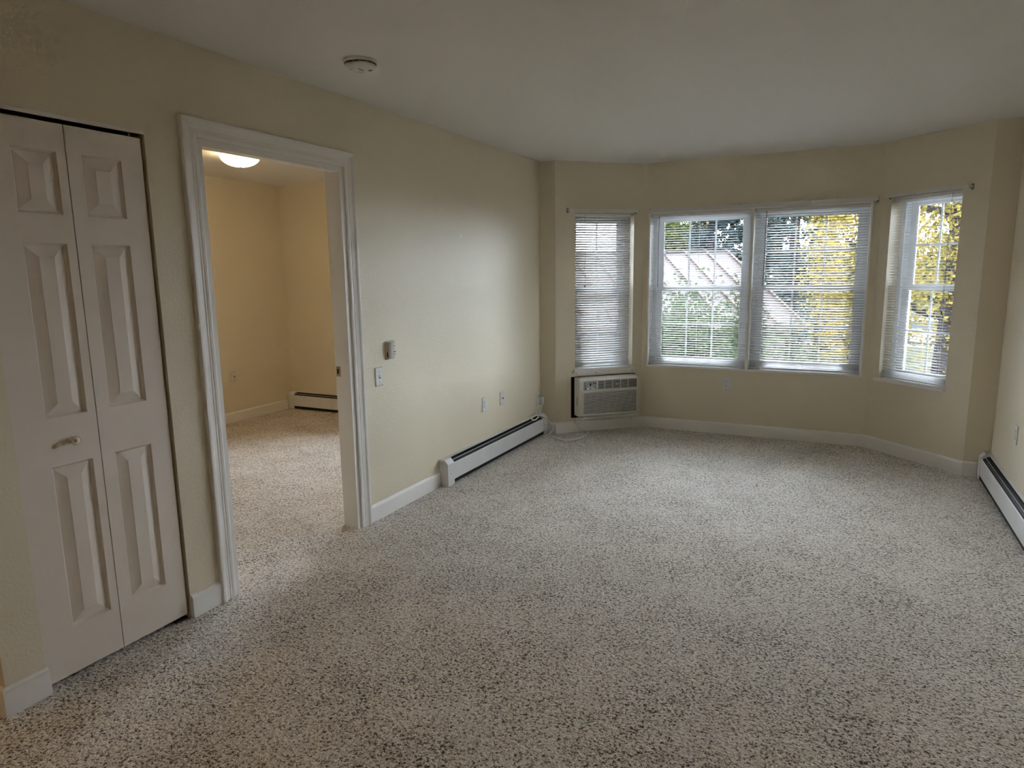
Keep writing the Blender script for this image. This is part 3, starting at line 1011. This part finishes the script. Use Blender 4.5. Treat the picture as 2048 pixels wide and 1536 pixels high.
# control panel
pz0, pz1 = az1 - 0.112, az1 - 0.016
px1 = fx0 + 0.128
cp = MB().bbox(fx0 + 0.004, px1, YF - 0.004, YF + 0.001, pz0 + 0.004, pz1 - 0.008, 0.002).build('control_panel', 'acpanel', ac)
MB().box(fx0 + 0.034, px1 - 0.004, YF - 0.0052, YF - 0.0038, pz0 + 0.010, pz0 + 0.032).build('panel_strip', 'acbody', cp)
MB().box(fx0 + 0.062, fx0 + 0.076, YF - 0.0054, YF - 0.0038, pz0 + 0.048, pz0 + 0.070).build('display', 'black', cp)
for bx, bz, br in ((0.020, 0.024, 0.0065), (0.068, 0.022, 0.0065), (0.096, 0.024, 0.0045), (0.116, 0.026, 0.0065), (0.018, 0.048, 0.0055),
                   (0.098, 0.066, 0.0050), (0.115, 0.066, 0.0055), (0.014, 0.070, 0.0045)):
    MB().lathe([(0.0001, -0.0035), (br, -0.0030), (br, 0.0)], 12, axis='y').build('button', 'dark', cp, (fx0 + bx, YF - 0.004, pz0 + bz))
# outlet louvres: five bays of seven blades
vx0, vx1, vz0, vz1 = px1 + 0.016, fx1, az1 - 0.104, az1 - 0.022
MB().box(vx0, vx1, YF - 0.001, YF + 0.0015, vz0, vz1).build('vent_recess', 'acdark', ac)
MB().ring(vx0 - 0.004, vx1 + 0.004, vz0 - 0.004, vz1 + 0.004, 0.004, YF - 0.008, YF + 0.001).build('vent_frame', 'acbody', ac)
vm = MB().box(0, vx1 - vx0, -0.006, -0.001, -0.0016, 0.0016).mesh('vent_blade', 'acbody')
for k in range(7):
    link('vent_blade', vm, ac, (vx0, YF, vz0 + (k + 0.5) * (vz1 - vz0) / 7))
vv = MB().box(-0.0022, 0.0022, -0.0085, -0.001, vz0, vz1).mesh('vent_divider', 'acbody')
for k in range(1, 5):
    link('vent_divider', vv, ac, (vx0 + (vx1 - vx0) * (k / 5 - 0.03), YF, 0))
bd = MB().box(0.5 * (vx0 + vx1) - 0.020, 0.5 * (vx0 + vx1) + 0.004, YF - 0.0092, YF - 0.0060, 0.5 * (vz0 + vz1) - 0.004, 0.5 * (vz0 + vz1) + 0.005).build('badge', 'plastic', ac)
MB().box(ax0 - 0.0006, ax0 + 0.001, -0.088, -0.070, az0 + 0.105, az0 + 0.180).build('warning_sticker', 'yellow', ac)

MB().box(ACO[0], ACO[1], TH - 0.004, TH + 0.02, ACO[2], ACO[3]).build('light_leak_plate', 'black', t2)  # unseen plate added to stop daylight leaking through the sleeve
# power cord: from the unit, over the carpet, across the heater, up to the outlet (world points turned into the unit's frame)
ac_inv = (Matrix.Translation((P1[0], P1[1], 0)) @ Matrix.Rotation(RZ_LA, 4, 'Z')).inverted()
def la(x, y, z):
    p = frame_pt(P1, RZ_LA, x)
    return Vector((p[0] - math.sin(RZ_LA) * y, p[1] + math.cos(RZ_LA) * y, z))


cord_pts = [la(0.275, -0.050, 0.164), la(0.255, -0.060, 0.140), la(0.225, -0.045, 0.100), la(0.205, -0.030, 0.072), la(0.225, -0.040, 0.040),
            la(0.300, -0.055, 0.010), Vector((0.430, 5.690, 0.006)), Vector((0.440, 5.580, 0.006)), Vector((0.400, 5.440, 0.006)),
            Vector((0.330, 5.375, 0.006)), Vector((0.235, 5.420, 0.006)), Vector((0.165, 5.480, 0.006)), Vector((0.120, 5.500, 0.008)),
            Vector((0.092, 5.460, 0.006)), Vector((0.100, 5.430, 0.006)), Vector((0.128, 5.490, 0.016)), Vector((0.150, 5.535, 0.060)), Vector((0.135, 5.520, 0.120)),
            Vector((0.095, 5.480, 0.172)), Vector((0.062, 5.430, 0.200)), Vector((0.040, 5.385, 0.204)), Vector((0.030, 5.345, 0.190)), Vector((0.044, 5.325, 0.178)),
            Vector((0.060, 5.360, 0.176)), Vector((0.054, 5.430, 0.190)), Vector((0.045, 5.490, 0.215)), Vector((0.042, 5.520, 0.250)), Vector((0.042, 5.535, 0.290))]
cm = [ac_inv @ p for p in catmull(cord_pts, 8)]
pc = MB().tube(cm, 0.0064, 8).build('power_cord', 'cord', ac, smooth=True)
pp = [(0.010, 5.520, 0.282), (0.010, 5.556, 0.282), (0.010, 5.556, 0.352), (0.010, 5.520, 0.352)]
b = MB()
o_ = [ac_inv @ Vector((x, y, z)) for x in (0.012, 0.052) for y in (5.520, 5.562) for z in (0.280, 0.352)]
b.add(o_, [(0, 1, 3, 2), (4, 6, 7, 5), (0, 4, 5, 1), (2, 3, 7, 6), (0, 2, 6, 4), (1, 5, 7, 3)])
b.build('plug', 'plastic', pc)
MB().tube([ac_inv @ p for p in catmull([Vector((0.020, 5.500, 0.345)), Vector((0.022, 5.505, 0.30)), Vector((0.016, 5.490, 0.25)), Vector((0.018, 5.455, 0.198))], 6)], 0.003, 6).build('second_lead', 'cord', pc, smooth=True)

# ================================================================== outside
GZ = -3.3
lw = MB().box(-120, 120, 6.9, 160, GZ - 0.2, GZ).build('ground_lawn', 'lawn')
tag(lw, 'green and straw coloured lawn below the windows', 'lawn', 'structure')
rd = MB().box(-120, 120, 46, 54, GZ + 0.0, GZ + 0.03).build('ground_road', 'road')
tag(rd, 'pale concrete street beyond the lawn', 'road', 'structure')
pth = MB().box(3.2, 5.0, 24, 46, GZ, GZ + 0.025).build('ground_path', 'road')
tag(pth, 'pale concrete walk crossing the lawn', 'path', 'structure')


def px_ray(px, py):
    d = fwd + R_ * ((px - 1024) / FPX) + U_ * ((768 - py) / FPX)
    return d


def at(px, py, y):
    d = px_ray(px, py)
    return CAM + d * ((y - CAM.y) / d.y)


def quad_cloud(name, centers, normals, sizes, aspect, m, parent, seed=0):
    """leaf quads (diamonds) as one mesh"""
    rs = np.random.default_rng(seed)
    n = len(centers)
    a = rs.normal(size=(n, 3)); nrm = normals / np.linalg.norm(normals, axis=1, keepdims=True)
    u = np.cross(nrm, a); u /= np.linalg.norm(u, axis=1, keepdims=True) + 1e-9
    w = np.cross(nrm, u)
    s = sizes[:, None]
    v = np.empty((n, 4, 3))
    v[:, 0] = centers - u * s
    v[:, 1] = centers + w * s * aspect
    v[:, 2] = centers + u * s
    v[:, 3] = centers - w * s * aspect
    me = bpy.data.meshes.new(name)
    me.vertices.add(4 * n); me.loops.add(4 * n); me.polygons.add(n)
    me.vertices.foreach_set('co', v.reshape(-1).astype(np.float32))
    me.loops.foreach_set('vertex_index', np.arange(4 * n, dtype=np.int32))
    me.polygons.foreach_set('loop_start', np.arange(0, 4 * n, 4, dtype=np.int32))
    me.update(calc_edges=True)
    me.materials.append(M[m])
    o = link(name, me, parent)
    o['kind'] = 'stuff'
    return o


def leafy(name, label, x, y, zc, rx, rz, n, leaf, m, seed, bark='twig', trunk_r=0.12, nb=7, group=None, clumps=40, cat='tree', lean=(0, 0), top=None):
    t = thing(name, label, cat, (x, y, GZ), 0, group=group)
    rs = np.random.default_rng(seed)
    c0 = np.array([lean[0], lean[1], zc - GZ])
    top = top if top is not None else zc - GZ + rz * 0.6
    pts = [(0, 0, -0.1), (lean[0] * .2, lean[1] * .2, top * 0.3), (lean[0] * .6 + 0.06, lean[1] * .6, top * 0.65), (lean[0], lean[1], top)]
    MB().tube(catmull(pts, 4), [trunk_r * (1 - 0.75 * k / 12) for k in range(13)], 10).build('trunk', bark, t, smooth=True)
    cl = rs.normal(size=(clumps, 3)); cl /= np.linalg.norm(cl, axis=1, keepdims=True)
    cl *= rs.uniform(0.35, 0.95, size=(clumps, 1))
    cc = cl * np.array([rx, rx, rz]) + c0
    for k in range(nb):
        e = Vector(cc[k])
        h = max(top * 0.25, min(e.z - 0.3 * rx, top * 0.9))
        f = h / top
        s = Vector((lean[0] * f, lean[1] * f, h))
        mid = (s + e) / 2 + Vector((0, 0, -0.08 * rx))
        MB().tube(catmull([s, mid, e], 4), [trunk_r * 0.45 * (1 - 0.08 * j) for j in range(9)], 6).build('branch', bark, t, smooth=True)
    which = rs.integers(0, clumps, n)
    off = rs.normal(size=(n, 3)) * np.array([rx, rx, rz]) * 0.17
    P = cc[which] + off
    keep = ((P - c0) / np.array([rx * 1.15, rx * 1.15, rz * 1.1])) ** 2
    P = P[keep.sum(1) < 1.0]
    nn = rs.normal(size=P.shape) + np.array([0, 0, 0.6])
    quad_cloud('foliage', P, nn, rs.uniform(0.6, 1.2, len(P)) * leaf, 0.55, m, t, seed + 1)
    return t


def spruce(label, x, y, h, r, n, seed, group='spruces outside', leaf=0.10):
    t = thing('spruce_tree', label, 'tree', (x, y, GZ), 0, group=group)
    rs = np.random.default_rng(seed)
    MB().tube([(0, 0, -0.1), (0, 0, h * 0.5), (0, 0, h * 0.97)], [0.022 * h, 0.014 * h, 0.003 * h], 8).build('trunk', 'bark', t, smooth=True)
    nbr = 260
    f = rs.uniform(0.03, 0.97, nbr) ** 0.8
    ang = rs.uniform(0, 2 * np.pi, nbr)
    ln = r * (1 - f) * rs.uniform(0.75, 1.1, nbr) + 0.1
    k = rs.integers(0, nbr, n)
    u = rs.uniform(0.15, 1, n) ** 0.7
    rad = ln[k] * u
    z = f[k] * h + 0.5 - rad * 0.28 + 0.12 * rad * rad / r + rs.normal(size=n) * 0.04 * h * 0.2
    side = rs.normal(size=n) * 0.13 * (0.4 + rad * 0.6)
    P = np.stack([np.cos(ang[k]) * rad - np.sin(ang[k]) * side, np.sin(ang[k]) * rad + np.cos(ang[k]) * side, z - np.abs(side) * 0.3], 1)
    nn = rs.normal(size=P.shape) * 0.6 + np.array([0, 0, 1.0])
    quad_cloud('foliage', P, nn, rs.uniform(0.6, 1.3, n) * leaf, 0.35, 'spruce', t, seed + 1)
    return t


# near shrub-like trees in front of the wide window
p = at(1395, 640, 9.0)
leafy('ash_tree', 'leafy green tree filling the lower half of the left window pane', p.x, 9.0, -0.30, 1.10, 1.72, 20000, 0.040, 'gleaf', 11,
      trunk_r=0.07, nb=14, clumps=70, group='green trees near the window')
p = at(1590, 690, 11.8)
leafy('ash_tree', 'leafy green tree filling the bottom of the right window pane', p.x, 11.8, -1.20, 1.35, 1.70, 18000, 0.046, 'gleaf', 21,
      trunk_r=0.07, nb=14, clumps=70, group='green trees near the window')
# yellow aspens
p = at(1722, 520, 20.0)
leafy('aspen_tree', 'golden yellow autumn tree behind the right half of the wide window', p.x, 20.0, 2.0, 1.50, 5.0, 14000, 0.062, 'yleaf', 31,
      bark='bark', trunk_r=0.16, nb=10, clumps=60, group='yellow autumn trees')
leafy('aspen_tree', 'yellow autumn tree with a thick dark trunk outside the right window', 4.21, 15.4, 3.1, 2.0, 3.5, 10000, 0.062, 'yleaf2', 41,
      bark='bark', trunk_r=0.22, nb=14, clumps=46, group='yellow autumn trees', top=8.0)
p = at(1650, 400, 28)
leafy('aspen_tree', 'tall yellow treetop above the large dark spruce', p.x, 28, 5.2, 1.5, 2.0, 6000, 0.085, 'yleaf', 45,
      bark='bark', trunk_r=0.15, nb=6, clumps=30, group='yellow autumn trees')
p = at(1543, 425, 62)
leafy('aspen_tree', 'small far yellow tree between the spruces', p.x, 62, 5.6, 1.6, 4.4, 3000, 0.17, 'yleaf', 51, trunk_r=0.16, nb=4, clumps=24, group='yellow autumn trees')
p = at(1395, 440, 72)
leafy('aspen_tree', 'far yellow treetop peeking over the pink roof', p.x, 72, 4.2, 1.9, 3.8, 2500, 0.2, 'yleaf', 55, trunk_r=0.16, nb=4, clumps=20, group='yellow autumn trees')
p = at(1338, 470, 46)
leafy('linden_tree', 'yellow-green tree rising behind the left end of the pink roof', p.x, 46, 2.6, 2.1, 4.4, 8000, 0.15, 'ygleaf', 61, trunk_r=0.2, nb=5, clumps=36)
# spruces
p = at(1420, 500, 43)
spruce('bluish spruce behind the ridge of the pink roof', p.x, 43, 13.0, 2.9, 13000, 71, leaf=0.17)
p = at(1462, 500, 52)
spruce('spruce just right of the pink roof end', p.x, 52, 14.0, 3.1, 13000, 72, leaf=0.20)
p = at(1585, 560, 37)
spruce('large dark spruce in the middle of the right window pane', p.x, 37, 15.0, 3.6, 20000, 73, leaf=0.16)
p = at(1662, 520, 43)
spruce('dark spruce partly hidden by the golden tree', p.x, 43, 14.5, 2.2, 8000, 74, leaf=0.18)
# distant trees across the street
for k, (px, y, zc, rx, rz_, mm, lb) in enumerate((
        (1370, 105, -0.2, 5.0, 4.4, 'gleaf', 'distant round green tree beyond the pink roof'),
        (1560, 100, -0.2, 4.6, 4.4, 'gleaf', 'distant round green tree beyond the large spruce'),
        (1740, 78, 0.2, 4.4, 4.6, 'ygleaf', 'distant yellow-green tree beyond the golden tree'),
        (1885, 92, 0.2, 4.4, 4.8, 'gleaf', 'distant green tree across the street seen in the right window'))):
    p = at(px, 560, y)
    leafy('street_tree', lb, p.x, y, zc, rx, rz_, 4000, 0.36, mm, 81 + 3 * k, trunk_r=0.25, nb=4, clumps=30, group='distant street trees')

# house with the pink ribbed roof
B = at(1455, 503, 30.0)
ca = math.atan2(-0.62, -0.78)          # ridge runs left and towards the viewer
hs_t = thing('house', 'neighbouring house with a pale pink ribbed roof', 'house', (B.x, B.y, GZ), ca)
RH = B.z - GZ
RUN, DROP, LENH = 5.6, 2.75, 26.0
# local x along ridge (away from gable end), local +y = towards the viewer's right/front
sgn = 1.0
for sd, nm in ((1, 'roof_plane'), (-1, 'roof_plane')):
    y1 = sd * RUN
    v = [(0, 0, RH), (LENH, 0, RH), (LENH, y1, RH - DROP), (0, y1, RH - DROP),
         (0, 0, RH - 0.16), (LENH, 0, RH - 0.16), (LENH, y1, RH - DROP - 0.16), (0, y1, RH - DROP - 0.16)]
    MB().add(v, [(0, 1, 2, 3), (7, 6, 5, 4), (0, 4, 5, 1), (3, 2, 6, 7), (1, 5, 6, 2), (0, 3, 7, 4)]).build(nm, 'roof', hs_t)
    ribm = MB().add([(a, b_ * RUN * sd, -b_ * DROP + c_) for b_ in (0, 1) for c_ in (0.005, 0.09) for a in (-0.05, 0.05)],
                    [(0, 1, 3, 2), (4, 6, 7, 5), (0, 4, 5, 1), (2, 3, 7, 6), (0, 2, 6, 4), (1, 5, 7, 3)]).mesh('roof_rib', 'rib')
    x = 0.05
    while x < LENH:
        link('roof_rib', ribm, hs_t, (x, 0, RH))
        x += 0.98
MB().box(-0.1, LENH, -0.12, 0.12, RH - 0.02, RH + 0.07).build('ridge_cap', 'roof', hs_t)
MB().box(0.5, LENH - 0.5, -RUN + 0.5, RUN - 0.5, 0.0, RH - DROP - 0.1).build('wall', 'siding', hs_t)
gv = [(0.5, -RUN + 0.5, RH - DROP - 0.1), (0.5, RUN - 0.5, RH - DROP - 0.1), (0.5, 0, RH - 0.25),
      (0.65, -RUN + 0.5, RH - DROP - 0.1), (0.65, RUN - 0.5, RH - DROP - 0.1), (0.65, 0, RH - 0.25)]
MB().add(gv, [(0, 1, 2), (5, 4, 3), (0, 3, 4, 1), (1, 4, 5, 2), (2, 5, 3, 0)]).build('gable', 'siding', hs_t)
for k in range(4):
    x = 2.5 + 5.2 * k
    wf = MB().ring(x, x + 1.3, 0.9, 2.1, 0.09, RUN - 0.56, RUN - 0.44).build('window', 'white_ext', hs_t)
    MB().box(x + 0.09, x + 1.21, RUN - 0.52, RUN - 0.49, 0.99, 2.01).build('pane', 'extglass', wf)


# parked car on the street
def car(label, x, y, rz):
    t = thing('parked_car', label, 'car', (x, y, GZ + 0.03), rz, group='parked white cars')
    side = [(-2.2, 0.35), (2.2, 0.35), (2.25, 0.75), (1.9, 0.92), (1.15, 1.0), (0.55, 1.46), (-1.1, 1.5), (-1.9, 1.0), (-2.25, 0.9)]
    MB().prism(side, -0.86, 0.86, 'y').build('body', 'white_ext', t)
    MB().prism([(1.02, 1.0), (0.52, 1.40), (-1.05, 1.43), (-1.72, 1.0)], -0.87, 0.87, 'y').build('window_glass', 'extglass', t)
    for wx in (-1.4, 1.4):
        for wy in (-0.80, 0.80):
            MB().lathe([(0.0001, -0.1), (0.33, -0.1), (0.34, 0.0), (0.33, 0.1), (0.0001, 0.1)], 20, (wx, wy, 0.33), axis='y').build('wheel', 'rubber', t)
    return t


p = at(1650, 640, 44)
car('white car parked beyond the trees in the wide window', p.x, 49.0, 0.0)
p = at(1868, 640, 44)
car('white car parked in the street seen through the right window', p.x + 0.3, 49.0, 0.0)
